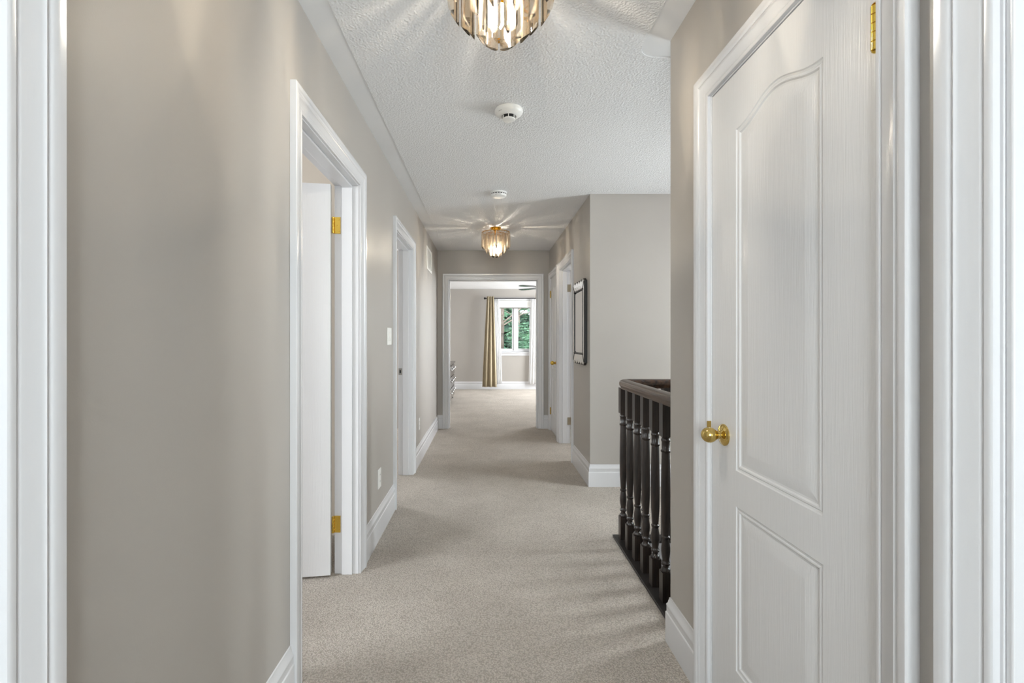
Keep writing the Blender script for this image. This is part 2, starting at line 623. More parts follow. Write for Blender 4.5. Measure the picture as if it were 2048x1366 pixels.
def slab(w, parent, loc, rz, h=2.018, t=0.035):
    """moulded two-panel door leaf, arched upper panel; face toward local -y, x from 0 to w"""
    st = 0.147 if w < 0.7 else 0.14
    if w < 0.6:
        st = 0.125
    x0, x1 = st, w - st
    N = 22
    def up_outline(d):
        a, b = x0 + d, x1 - d
        pts = [(a, .825 + d), (b, .825 + d)]
        for k in range(N + 1):
            x = b + (a - b) * k / N
            u = (x - x0) / (x1 - x0)
            pts.append((x, 1.848 - d + .043 * (0.5 - 0.5 * math.cos(2 * PI * u)) ** 1.15))
        return pts
    def lo_outline(d):
        return [(x0 + d, .224 + d), (x1 - d, .224 + d), (x1 - d, .718 - d), (x0 + d, .718 - d)]
    up, lo = up_outline(0), lo_outline(0)
    bm = bmesh.new()
    edges = []
    rect = [(0, 0), (w, 0), (w, h), (0, h)]
    for loop in (rect, up, lo):
        vs = [bm.verts.new((x, 0, z)) for x, z in loop]
        for i in range(len(vs)):
            edges.append(bm.edges.new((vs[i], vs[(i + 1) % len(vs)])))
        if loop is rect:
            rv = vs
    bmesh.ops.triangle_fill(bm, use_beauty=True, edges=edges)
    bv = [bm.verts.new((x, t, z)) for x, z in rect]
    for i in range(4):
        j = (i + 1) % 4
        bm.faces.new((rv[i], rv[j], bv[j], bv[i]))
    bm.faces.new(bv)
    bmesh.ops.recalc_face_normals(bm, faces=bm.faces)
    me = bpy.data.meshes.new('door_leaf')
    bm.to_mesh(me)
    bm.free()
    me.materials.append(M['door'])
    o = bpy.data.objects.new('door_leaf', me)
    COL.objects.link(o)
    o.parent = parent
    o.location = Vector(loc) - world_loc(parent)
    o.rotation_euler = (0, 0, rz)
    for loop, outline in ((up, up_outline), (lo, lo_outline)):
        m = MB()
        rings = [(0, 0), (.003, .0028), (.008, .0040), (.011, .0020), (.015, .0024), (.019, .0062), (.024, .0066), (.060, .0010), (.064, .0011)]
        loops = []
        for d, dep in rings:
            q = outline(d)
            loops.append([(x, dep, z) for x, z in q])
        m.loft(loops, cap=False)
        b = (len(loops) - 1) * len(loop)
        m.f.append(tuple(b + i for i in range(len(loop))))
        m.build('panel', 'door', o, local=True, smooth=12, recalc=False)
    return o

def hinge(leaf_obj, x, y, z, material, side=1, leafw=0.03, h=0.086, r=0.0062):
    """butt hinge with a segmented barrel, local coordinates of the leaf"""
    m = MB()
    k = 5
    for i in range(k):
        z0 = z - h / 2 + h * i / k
        m.lathe([(r * .8, z0), (r, z0 + .0012), (r, z0 + h / k - .0012), (r * .8, z0 + h / k)], (x, y, 0), n=14)
    m.lathe([(r * .4, z + h / 2), (r * .85, z + h / 2 + .002), (r * .3, z + h / 2 + .006)], (x, y, 0), n=12)
    m.lathe([(r * .3, z - h / 2 - .005), (r * .85, z - h / 2 - .002), (r * .4, z - h / 2)], (x, y, 0), n=12)
    return m.build('hinge', material, leaf_obj, local=True, smooth=40)

def knob(leaf_obj, x, z, material, r=0.0245, stand=0.047):
    """round passage knob with rose, axis along local -y"""
    m = MB()
    pr = [(.034, 0), (.034, -.003), (.031, -.0065), (.022, -.010), (.014, -.0125), (.0115, -.015), (.0115, -.021), (.0135, -.0225), (.0135, -.0245), (.011, -.026)]
    for i in range(11):
        a = -PI / 2 + 0.45 + (PI - 0.45) * i / 10
        pr.append((max(r * math.cos(a), .0008), -(stand + r * math.sin(a))))
    m.lathe(pr, (x, 0, z), 'y', 28)
    return m.build('knob', material, leaf_obj, local=True, smooth=35)

def door_root(name, label, loc):
    return tag(empty(name, loc), label, 'door', kind='structure')

# --- door_1: near left doorway, leaf swung into the room
r = door_root('door_1', 'open white door with brass hinges in the nearer left doorway', (XL, 2.08, 0))
casing(FL, *D1, r); jamb(FL, *D1, r, (-.030, -.085))
DA = math.radians(9)
lf = slab(0.765, r, (XL - T - .008 - .765 * math.cos(DA), 2.424 - .765 * math.sin(DA), .013), DA)   # held by the far jamb, panels toward the hall
# hinge barrels and jamb leaves sit on the far jamb
for z in (1.826, 0.262):
    mm = MB()
    hx, hy = XL - T - .004, D1[1] - .006
    for i in range(5):
        z0 = z - .043 + .0172 * i
        mm.lathe([(.006, z0), (.0075, z0 + .0015), (.0075, z0 + .0157), (.006, z0 + .0172)], (hx, hy - .004, 0), n=14)
    mm.box(hx, hx + .036, hy - .0005, hy + .0065, z - .043, z + .043)
    for dz in (-.03, 0, .03):
        mm.lathe([(.0036, -.002), (.003, 0.001)], (hx + (.028 if dz else .017), hy - .0005, z + dz), 'y', 10)
    mm.build('hinge', 'brass', r, smooth=40)

# --- door_2: second left doorway, only frame and strike plate in view
r = door_root('door_2', 'white-cased second left doorway with nickel strike plate', (XL, 3.86, 0))
casing(FL, *D2, r); jamb(FL, *D2, r, (-.030, -.085))
slab(0.772, r, (XL - T - .01, D2[0] + .006, .013), math.radians(172))
mm = MB(); mm.box(XL - T + .002, XL - T + .034, D2[1] - .0022, D2[1] + .001, .905, .965)
sp = mm.build('strike_plate', 'nickel', r, bevel=.001)
mm = MB(); mm.box(XL - T + .011, XL - T + .024, D2[1] - .003, D2[1] + .001, .922, .948)
mm.build('latch_hole', 'slot', sp)

# --- door_3: right doorway beside the mirror, leaf inside the room
r = door_root('door_3', 'white-cased open doorway beside the wall mirror', (XR, 5.14, 0))
casing(FR, *D3, r); jamb(FR, *D3, r, (-.030, -.085))
slab(0.78, r, (XR + T + .01, D3[1] - .006, .013), math.radians(-6))
for z in (1.826, 0.262):
    mm = MB()
    hx, hy = XR + T + .004, D3[1] - .006
    for i in range(5):
        z0 = z - .043 + .0172 * i
        mm.lathe([(.006, z0), (.0075, z0 + .0015), (.0075, z0 + .0157), (.006, z0 + .0172)], (hx, hy - .004, 0), n=12)
    mm.box(hx - .040, hx, hy - .0005, hy + .0065, z - .043, z + .043)
    mm.build('hinge', 'dull_brass', r, smooth=40)

# --- door_4: closed narrow closet door at the far right
r = door_root('door_4', 'closed narrow white closet door in the far right corner', (XR, 6.03, 0))
casing(FR, *D4, r); jamb(FR, *D4, r)
lf = slab(D4[1] - D4[0] - .006, r, (XR + .002, D4[1] - .003, .013), -PI / 2)
w = D4[1] - D4[0] - .006
for z in (1.813, 0.249):
    hinge(lf, -.001, -.006, z, 'pale_brass', r=.0095)
knob(lf, w - .062, .918, 'brass', .026, .05)

# --- door_5 / door_6: closed doors either side of the camera
r = door_root('door_5', 'glossy white casing at the left edge of the view', (XL, .26, 0))
casing(FL, *D5, r); jamb(FL, *D5, r, (-.002, -.045))
slab(D5[1] - D5[0] - .006, r, (XL - .048, D5[0] + .003, .013), PI / 2)
r = door_root('door_6', 'glossy white casing at the right edge of the view', (XN, .29, 0))
casing(FN, *D6, r); jamb(FN, *D6, r, (-.002, -.045))
slab(D6[1] - D6[0] - .006, r, (XN + .048, D6[1] - .003, .013), -PI / 2)

# --- door_7: the big closed arched-panel door on the right
r = door_root('door_7', 'closed white door with arched raised panel and brass knob', (XN, 1.22, 0))
casing(FN, *DN, r); jamb(FN, *DN, r)
w = DN[1] - DN[0] - .006
lf = slab(w, r, (XN + .0015, DN[1] - .003, .013), -PI / 2)
knob(lf, .078, .918, 'pale_brass')
for z in (1.813, 0.249):
    hinge(lf, w + .001, -.0068, z, 'brass', r=.0068)
mm = MB()   # lip of the strike plate showing beside the leaf
mm.loft([[(XN + .002, DN[1] + .001, .931 + dz), (XN + .002, DN[1] + .004, .931 + dz), (XN - .013, DN[1] + .0045, .931 + dz), (XN - .013, DN[1] + .0015, .931 + dz)] for dz in (-.02, .029)])
mm.build('strike_lip', 'pale_brass', r)

# --- door_8: double doorway to the bedroom
r = door_root('door_8', 'wide white-cased double doorway opening into the bedroom', (.09, YE, 0))
casing(FE, *DE, r); jamb(FE, *DE, r, (-.03, -.085))
slab(0.6, r, (DE[0] - .01, YE + T + .045, .013), math.radians(172))
slab(0.6, r, (DE[1] + .01, YE + T + .01, .013), math.radians(8))
for sx, x in ((1, DE[0]), (-1, DE[1])):
    for z in (1.826, 0.262):
        mm = MB()
        hy = YE + T
        mm.box(min(x, x + sx * .002), max(x, x + sx * .002), hy - .038, hy, z - .044, z + .044)
        for i in range(5):
            z0 = z - .043 + .0172 * i
            mm.lathe([(.006, z0), (.0075, z0 + .0015), (.0075, z0 + .0157), (.006, z0 + .0172)], (x + sx * .003, hy + .003, 0), n=12)
        mm.build('hinge', 'dull_brass', r, smooth=40)

# --- baseboards
BP = [(0, 0), (.0155, 0), (.0155, .118), (.0150, .121), (.0120, .124), (.0120, .146), (.0130, .149), (.0125, .154), (.0085, .160),
      (.0065, .170), (.0045, .176), (.0040, .183), (0, .185)]
def baseboard(name, path, side, label):
    n = len(path)
    P = [Vector(p) for p in path]
    m = MB()
    loops = []
    for i in range(n):
        if i == 0:
            d = (P[1] - P[0]).normalized(); nn = Vector((-d.y, d.x)) * side; k = 1
        elif i == n - 1:
            d = (P[-1] - P[-2]).normalized(); nn = Vector((-d.y, d.x)) * side; k = 1
        else:
            d1 = (P[i] - P[i - 1]).normalized(); d2 = (P[i + 1] - P[i]).normalized()
            n1 = Vector((-d1.y, d1.x)) * side; n2 = Vector((-d2.y, d2.x)) * side
            nn = (n1 + n2); nn = nn / nn.dot(n1); k = 1
        loops.append([(P[i].x + nn.x * o, P[i].y + nn.y * o, z) for o, z in BP])
    m.loft(loops)
    o = m.build(name, 'trim', smooth=38)
    return tag(o, label, 'baseboard', kind='structure')
c = CW + REV
baseboard('baseboard_left_near', [(XL, D5[1] + c), (XL, D1[0] - c)], -1, 'white baseboard on the left wall before the nearer doorway')
baseboard('baseboard_left_middle', [(XL, D1[1] + c), (XL, D2[0] - c)], -1, 'white baseboard below the outlet between the two left doorways')
baseboard('baseboard_left_far', [(XL, D2[1] + c), (XL, YE), (DE[0] - c, YE)], -1, 'white baseboard from the second left doorway round to the end wall')
baseboard('baseboard_end', [(DE[1] + c, YE), (XR, YE), (XR, D4[1] + c)], -1, 'short white baseboard between the double doorway and the corner closet door')
baseboard('baseboard_right_gap', [(XR, D4[0] - c), (XR, D3[1] + c)], -1, 'sliver of white baseboard between the two far right doors')
baseboard('baseboard_right_far', [(XR, D3[0] - c), (XR, YC), (3.3, YC)], -1, 'white baseboard below the mirror wrapping round the corner behind the railing')
baseboard('baseboard_right_near', [(NX - .002, YS), (XN, YS), (XN, DN[1] + c)], -1, 'white baseboard beside the arched-panel door next to the railing')
baseboard('baseboard_right_sliver', [(XN, DN[0] - c), (XN, D6[1] + c)], -1, 'narrow white baseboard between the two near right door casings')
baseboard('baseboard_bedroom', [(-1.2, YB), (3.5, YB)], -1, 'white baseboard under the bedroom window')
baseboard('baseboard_bedroom_left', [(-1.2, YE + T), (-1.2, YB)], -1, 'white baseboard behind the dresser')

# ------------------------------------------------------------------ windows
def window(name, label, axis, pos, out, a, b, z0, z1, mull=True):
    """frame inside an opening; 'out' points to the weather side"""
    root = tag(empty(name, ((a + b) / 2, pos, z0) if axis == 'x' else (pos, (a + b) / 2, z0)), label, 'window', kind='structure')
    f = Frame(axis, pos, out)
    def bx(m, s0, s1, lo, hi, t0, t1):
        p, q = f(s0, lo, t0), f(s1, hi, t1)
        m.box(min(p[0], q[0]), max(p[0], q[0]), min(p[1], q[1]), max(p[1], q[1]), lo, hi)
    m = MB()
    fw = .045
    for (s0, s1, lo, hi) in ((a, a + fw, z0, z1), (b - fw, b, z0, z1), (a + fw, b - fw, z0, z0 + fw), (a + fw, b - fw, z1 - fw, z1)):
        bx(m, s0, s1, lo, hi, .03, T - .005)
    mid = (a + b) / 2
    bx(m, mid - .035, mid + .035, z0 + fw, z1 - fw, .03, T - .005)
    m.build('window_frame', 'trim', root, bevel=.003)
    for s0, s1 in ((a + fw, mid - .035), (mid + .035, b - fw)):
        m = MB()
        sw = .042
        for (p, q, lo, hi) in ((s0, s0 + sw, z0 + fw, z1 - fw), (s1 - sw, s1, z0 + fw, z1 - fw),
                               (s0 + sw, s1 - sw, z0 + fw, z0 + fw + sw), (s0 + sw, s1 - sw, z1 - fw - sw, z1 - fw)):
            bx(m, p, q, lo, hi, .045, .085)
        sa = m.build('sash', 'trim', root, bevel=.003)
        m = MB(); bx(m, s0 + sw, s1 - sw, z0 + fw + sw, z1 - fw - sw, .062, .066)
        m.build('pane', 'glass', sa)
    m = MB()
    bx(m, a - .06, b + .06, z0 - .025, z0, -.035, .03)
    bx(m, a - .045, b + .045, z0 - .085, z0 - .025, -.014, 0)
    m.build('window_sill', 'trim', root, bevel=.004)
    m = MB()
    for (s0, s1, lo, hi) in ((a - .07, a, z0, z1 + .07), (b, b + .07, z0, z1 + .07), (a, b, z1, z1 + .07)):
        bx(m, s0, s1, lo, hi, -.016, 0)
    m.build('casing', 'trim', root, bevel=.004)
    return root
window('window_1', 'white two-sash bedroom window looking onto green trees', 'x', YB, 1, *WB)
window('window_2', 'tall stairwell window round the corner', 'y', 3.3, 1, *SW)
window('window_3', 'unseen window added behind the camera for fill light', 'x', -1.6, -1, *BW)  # unseen, added to frame the fill light

# ------------------------------------------------------------------ staircase railing
rail = tag(empty('stair_railing', (.835, 2.4, 0)), 'dark stained wooden stair railing with turned balusters', 'railing')
RX, RY = .835, 2.87
# handrail swept round the corner
path = [(RX, YS)]
rr = .035
path.append((RX, RY - rr))
for k in range(1, 7):
    a = PI - (PI / 2) * k / 6
    path.append((RX + rr + rr * math.cos(a), RY - rr + rr * math.sin(a)))
path.append((2.35, RY))
HP = [(-.022, .930), (-.024, .942), (-.030, .948), (-.033, .958), (-.032, .970), (-.026, .979), (-.014, .985), (0, .987),
      (.014, .985), (.026, .979), (.032, .970), (.033, .958), (.030, .948), (.024, .942), (.022, .930)]
P = [Vector(p) for p in path]
loops = []
for i in range(len(P)):
    d = (P[min(i + 1, len(P) - 1)] - P[max(i - 1, 0)]).normalized()
    nn = Vector((-d.y, d.x))
    loops.append([(P[i].x + nn.x * o, P[i].y + nn.y * o, z) for o, z in HP])
m = MB(); m.loft(loops)
m.build('handrail', 'oak_rail', rail, smooth=50)
# floor-level base board
m = MB()
m.extrude([(NX, YS), (NX, NY), (2.4, NY), (2.4, NY - .10), (NX + .10, NY - .10), (NX + .10, YS)], lambda u, v, t: (u, v, t), 0.0, .014)
m.build('base_board', 'black', rail, bevel=.003)
m = MB()
m.extrude([(NX + .005, YS), (NX + .005, NY - .005), (2.4, NY - .005), (2.4, NY - .095), (NX + .095, NY - .095), (NX + .095, YS)], lambda u, v, t: (u, v, t), -.24, 0)
m.build('fascia', 'trim', rail)
def baluster_mesh():
    m = MB()
    q = .0225
    m.box(-q, q, -q, q, .012, .150)
    m.box(-q, q, -q, q, .778, .934)
    pr = [(.016, .148), (.021, .152), (.0215, .160), (.017, .166), (.0135, .170), (.0135, .178), (.0195, .183), (.0205, .190), (.0165, .196),
          (.0150, .204), (.0185, .225), (.0205, .245), (.0200, .262), (.0165, .290), (.0150, .300), (.0190, .305), (.0195, .313), (.0150, .318),
          (.0165, .330), (.0205, .400), (.0215, .500), (.0205, .600), (.0185, .690), (.0180, .702), (.0215, .706), (.0220, .713), (.0180, .718),
          (.0185, .742), (.0180, .752), (.0205, .757), (.0210, .764), (.0175, .770), (.0215, .780)]
    m.lathe(pr, n=16)
    return m.mesh('baluster', 'oak', smooth=40)
bme = baluster_mesh()
spots = [(RX, RY - .136 * k) for k in range(7)] + [(RX + .13 * k, RY) for k in range(1, 12)]
for x, y in spots:
    o = bpy.data.objects.new('baluster', bme)
    COL.objects.link(o)
    o.parent = rail
    o.location = Vector((x, y, 0)) - rail.location
# newel at the head of the stairs
m = MB()
m.box(2.31, 2.40, RY - .045, RY + .045, .012, 1.06)
m.lathe([(.045, 1.06), (.062, 1.065), (.062, 1.08), (.04, 1.09), (.05, 1.11), (.035, 1.14), (.01, 1.15)], (2.355, RY, 0), n=20)
m.build('newel_post', 'oak', rail, bevel=.004)

# steps going down below the railing
st = tag(empty('staircase', (2.0, 2.38, -2.9)), 'carpeted stairs descending behind the railing', 'stairs')
for k in range(13):
    x1 = 3.05 - k * .19
    zt = -.2 - k * .2
    if x1 - .21 < NX + .1:
        break
    m = MB(); m.box(x1 - .22, x1, YS + .02, NY - .12, zt - .035, zt); m.build('tread', 'oak', st)
    m = MB(); m.box(x1 - .02, x1, YS + .02, NY - .12, zt, zt + .165); m.build('riser', 'trim', st)

# ------------------------------------------------------------------ ceiling lights
def prism_mesh(wd, dp, top, bot, cut):
    """pressed crystal bar: triangular section, slanted foot; local x = outward"""
    m = MB()
    sec = [(dp * .5, -wd / 2), (dp * .5, wd / 2), (dp * .1, wd / 2 * .92), (-dp * .5, wd * .12), (-dp * .5, -wd * .12), (dp * .1, -wd / 2 * .92)]
    lo = []
    for x, y in sec:
        k = (x + dp / 2) / dp
        lo.append((x, y, bot + cut * k))
    hi = [(x, y, top) for x, y in sec]
    sh = [(x * .55, y * .55, top + .008) for x, y in sec]
    m.loft([lo, hi, sh])
    return m.mesh('crystal_prism', 'crystal')

def ceiling_light(x, y, label, rot=0.0):
    r = empty('ceiling_light', (x, y, H))
    tag(r, label, 'ceiling light', 'brass and crystal ceiling lights')
    m = MB()
    m.lathe([(.058, -.004), (.060, -.008), (.057, -.012), (.044, -.024), (.034, -.032), (.030, -.036), (.012, -.040)], n=32)
    m.build('canopy', 'gold', r, local=True, smooth=35)
    m = MB()
    m.lathe([(.007, -.036), (.007, -.062)], n=12)
    for rad, z in ((.148, -.056), (.102, -.070), (.056, -.090)):
        pr = [(rad - .004, z), (rad + .004, z), (rad + .004, z - .006), (rad - .004, z - .006), (rad - .004, z)]
        m.lathe(pr, n=40, cap=False)
        for k in range(3):
            a = 2 * PI * k / 3 + .3
            m.tube([(0, 0, -.055), (rad * .5 * math.cos(a), rad * .5 * math.sin(a), -.052), (rad * math.cos(a), rad * math.sin(a), z - .003)], .0028, 6)
    m.build('ring_frame', 'gold', r, local=True, smooth=40)
    m = MB()
    m.lathe([(.012, -.06), (.017, -.075), (.017, -.085), (.013, -.09), (.012, -.20), (.016, -.205), (.014, -.215)], n=20)
    m.build('socket', 'gold', r, local=True, smooth=40)
    m = MB()
    m.lathe([(.010, -.212), (.016, -.222), (.0185, -.235), (.0165, -.252), (.010, -.268), (.0045, -.278), (.001, -.284)], n=20)
    m.build('bulb', 'bulb', r, local=True, smooth=60)
    for n, rad, wd, dp, top, bot, cut, ph in ((16, .148, .036, .018, -.064, -.240, .030, .0), (10, .102, .040, .020, -.078, -.286, .032, .13),
                                             (8, .056, .044, .018, -.098, -.322, .020, PI / 8 + .05)):
        me = prism_mesh(wd, dp, top, bot, cut)
        for k in range(n):
            o = bpy.data.objects.new('crystal_prism', me)
            COL.objects.link(o)
            o.parent = r
            a = 2 * PI * k / n + ph + rot
            o.location = (rad * math.cos(a), rad * math.sin(a), 0)
            o.rotation_euler = (0, 0, a)
    return r
ceiling_light(.042, 1.40, 'lit crystal ceiling light cut off by the top of the photo')
ceiling_light(.100, 5.10, 'small lit amber crystal ceiling light before the bedroom doorway', .11)

# ------------------------------------------------------------------ detectors on the ceiling
r = tag(empty('smoke_detector', (.117, 2.47, H - .004)), 'round white smoke detector with black sensing slot, nearer the camera', 'smoke detector', 'ceiling detectors')
m = MB(); m.lathe([(.070, 0), (.071, -.004), (.0735, -.0055), (.0740, -.014), (.070, -.022), (.058, -.031), (.046, -.036), (.040, -.0375), (.034, -.034), (.0338, -.030)], n=48)
m.build('housing', 'plastic', r, local=True, smooth=30)
m = MB(); m.lathe([(.0300, -.030), (.0300, -.049)], n=32); m.build('sensor_chamber', 'slot', r, local=True, smooth=30)
m = MB(); m.lathe([(.0320, -.0485), (.0335, -.0505), (.0325, -.0535), (.028, -.0555)], n=40); m.build('sensor_cap', 'plastic', r, local=True, smooth=30)
for k in range(6):
    a = 2 * PI * k / 6 - PI / 2 - .09
    m = MB(); m.box(.0295, .0335, -.0016, .0016, -.051, -.033)
    o = m.build('cap_rib', 'plastic', r, local=True); o.rotation_euler = (0, 0, a)
for k in range(4):
    a = math.radians(218 + k * 5)
    m = MB(); m.box(.0655, .0668, -.0016, .0016, -.0265, -.0235)
    o = m.build('printed_mark', 'print', r, local=True); o.rotation_euler = (0, 0, a)

r = tag(empty('smoke_detector', (.099, 3.87, H - .004)), 'flatter white smoke detector with slotted rim, farther along the ceiling', 'smoke detector', 'ceiling detectors')
m = MB(); m.lathe([(.068, 0), (.069, -.006), (.0685, -.012), (.062, -.013)], n=48); m.build('mounting_base', 'plastic', r, local=True, smooth=30)
m = MB(); m.lathe([(.0625, -.012), (.0625, -.021)], n=48); m.build('slot_band', 'slot', r, local=True, smooth=30)
m = MB(); m.lathe([(.055, -.0205), (.0655, -.0208), (.0655, -.025), (.060, -.034), (.045, -.039), (.02, -.0405)], n=48); m.build('cover', 'plastic', r, local=True, smooth=30)
for k in range(18):
    a = 2 * PI * k / 18
    m = MB(); m.box(.0595, .0648, -.003, .003, -.0215, -.0125)
    o = m.build('slot_rib', 'plastic', r, local=True); o.rotation_euler = (0, 0, a)
for k in range(5):
    a = math.radians(245 + k * 10)
    m = MB(); m.box(.0615, .0634, -.0028, .0028, -.0315, -.0285)
    o = m.build('printed_mark', 'print', r, local=True); o.rotation_euler = (0, 0, a)

# ------------------------------------------------------------------ plates and grille on the left wall
r = tag(empty('light_switch', (XL, 3.235, 1.25)), 'white double light switch beside the second left doorway', 'light switch')
m = MB(); m.box(XL, XL + .006, 3.170, 3.300, 1.190, 1.308); m.build('plate', 'plastic', r, bevel=.003)
for y in (3.212, 3.258):
    m = MB()
    m.loft([[(XL + .006, y - .016, z), (XL + .006, y + .016, z), (XL + t, y + .016, z), (XL + t, y - .016, z)] for z, t in ((1.216, .011), (1.249, .0075), (1.282, .0085))])
    m.build('rocker', 'plastic', r)

def outlet(y, z, label):
    r = tag(empty('wall_outlet', (XL, y, z)), label, 'outlet', 'left wall outlets')
    m = MB(); m.box(XL, XL + .0055, y - .039, y + .039, z - .060, z + .060); m.build('plate', 'plastic', r, bevel=.0028)
    for dz in (-.0205, .0205):
        m = MB(); m.box(XL + .005, XL + .0072, y - .0165, y + .0165, z + dz - .0145, z + dz + .0145)
        f = m.build('receptacle', 'plastic', r, bevel=.0015)
        m = MB()
        for dy in (-.006, .006):
            m.box(XL + .007, XL + .0075, y + dy - .0012, y + dy + .0012, z + dz - .002, z + dz + .007)
        m.build('socket_slots', 'slot', f)
outlet(2.94, .360, 'white wall outlet between the two left doorways')
outlet(4.67, .385, 'white wall outlet past the second left doorway')

r = tag(empty('air_vent', (XL, 5.47, 2.14)), 'white return air grille high on the left wall', 'air vent')
m = MB()
gy0, gy1, gz0, gz1 = 5.24, 5.70, 2.015, 2.275
for (a, b, lo, hi) in ((gy0, gy0 + .028, gz0, gz1), (gy1 - .028, gy1, gz0, gz1), (gy0 + .028, gy1 - .028, gz0, gz0 + .028), (gy0 + .028, gy1 - .028, gz1 - .028, gz1)):
    m.box(XL, XL + .009, a, b, lo, hi)
m.build('frame', 'plastic', r, bevel=.002)
m = MB(); m.box(XL, XL + .0015, gy0 + .02, gy1 - .02, gz0 + .02, gz1 - .02); m.build('backing', 'plastic', r)
for k in range(14):
    z = gz0 + .034 + k * .0147
    m = MB()
    m.loft([[(XL + .0015, y, z + .004), (XL + .0085, y, z - .004), (XL + .0095, y, z - .002), (XL + .0025, y, z + .006)] for y in (gy0 + .028, gy1 - .028)])
    m.build('slat', 'plastic', r)

# ------------------------------------------------------------------ wall mirror
r = tag(empty('wall_mirror', (XR, 4.295, 1.38)), 'silver mirror with scalloped glass frame and black outlines', 'mirror')
y0, y1, z0, z1 = 4.035, 4.555, 1.018, 1.742
iy0, iy1, iz0, iz1 = 4.105, 4.485, 1.098, 1.668
fm = lambda u, v, t: (XR - t, u, v)
def scallop(a, b, z, sgn, n=5, amp=.024):
    pts = []
    for k in range(n):
        for j in range(6):
            t = (k + j / 6) / n
            pts.append((a + (b - a) * t, z + sgn * amp * abs(math.sin(PI * j / 6))))
    pts.append((b, z))
    return pts
top = [(y0, z1 - .012)] + scallop(y0 + .02, y1 - .02, z1 - .012, 1) + [(y1, z1 - .012)]
bot = [(y1, z0 + .012)] + scallop(y1 - .02, y0 + .02, z0 + .012, -1) + [(y0, z0 + .012)]
g = .006
m = MB(); m.extrude(inset((top + bot)[::-1], -.007), fm, 0, .018); m.build('backing_frame', 'black', r)
def glass(name, poly, t, material, b=.006):
    m = MB()
    q = poly if sum((poly[i][0] - poly[i - 1][0]) * (poly[i][1] + poly[i - 1][1]) for i in range(len(poly))) < 0 else poly[::-1]
    qi = inset(q, b)
    m.loft([[fm(u, v, .016) for u, v in q], [fm(u, v, t - .003) for u, v in q], [fm(u, v, t) for u, v in qi]])
    return m.build(name, material, r)
glass('mirror_pane', [(iy0 + g, iz0 + g), (iy1 - g, iz0 + g), (iy1 - g, iz1 - g), (iy0 + g, iz1 - g)], .0225, 'mirror', .012)
glass('frame_panel', [(iy0 + g, iz1 + g)] + [(u, v - .002) for u, v in top[1:-1]] + [(iy1 - g, iz1 + g)], .026, 'mirror_edge', .004)
glass('frame_panel', [(iy1 - g, iz0 - g)] + [(u, v + .002) for u, v in bot[1:-1]] + [(iy0 + g, iz0 - g)], .026, 'mirror_edge', .004)
glass('frame_panel', [(y0 + .003, z0 + .015), (y0 + .017, z0 + .014), (iy0 - g, iz0), (iy0 - g, iz1), (y0 + .017, z1 - .014), (y0 + .003, z1 - .015)], .026, 'mirror_edge')
glass('frame_panel', [(y1 - .003, z0 + .015), (y1 - .017, z0 + .014), (iy1 + g, iz0), (iy1 + g, iz1), (y1 - .017, z1 - .014), (y1 - .003, z1 - .015)], .026, 'mirror_edge')
def bead(p, q, w=.0032):
    d = (Vector(q) - Vector(p)).normalized()
    nn = Vector((-d.y, d.x)) * w
    P, Q = Vector(p), Vector(q)
    m = MB()
    m.extrude([tuple(P + nn), tuple(Q + nn), tuple(Q - nn), tuple(P - nn)], fm, .018, .0285)
    m.build('outline_bead', 'black', r)
for p, q in (((iy0, iz0), (iy1, iz0)), ((iy0, iz1), (iy1, iz1)), ((iy0, iz0), (iy0, iz1)), ((iy1, iz0), (iy1, iz1)),
             ((iy0, iz1), (y0 + .02, z1 - .012)), ((iy1, iz1), (y1 - .02, z1 - .012)), ((iy0, iz0), (y0 + .02, z0 + .012)), ((iy1, iz0), (y1 - .02, z0 + .012))):
    bead(p, q)
bead((y0 - .001, z0 + .012), (y0 - .001, z1 - .012), .0022)
for u in (iy0, iy1):
    for v in (iz0, iz1):
        m = MB(); m.lathe([(.009, -.016), (.009, -.028), (.006, -.031), (.001, -.032)], (XR, u, v), 'x', 12); m.build('rosette', 'black', r, smooth=40)

# ------------------------------------------------------------------ bedroom things
rodr = tag(empty('curtain_rod', (.7, YB, 2.205)), 'thin dark curtain rod above the bedroom window', 'curtain rod')
m = MB(); m.tube([(-.02, YB - .09, 2.205), (1.50, YB - .09, 2.205)], .0125, 12); m.build('rod', 'black', rodr, smooth=60)
for sx, x in ((-1, -.02), (1, 1.50)):
    m = MB(); m.lathe([(.012, 0), (.024, -.004 * 1), (.028, -.016), (.026, -.03), (.016, -.042), (.004, -.046)] if sx < 0 else [(.012, 0), (.024, .004), (.028, .016), (.026, .03), (.016, .042), (.004, .046)], (x, YB - .09, 2.205), 'x', 16)
    m.build('finial', 'black', rodr, smooth=60)
for x in (.02, 1.46):
    m = MB(); m.box(x - .008, x + .008, YB - .09, YB, 2.195, 2.215); m.build('bracket', 'black', rodr)

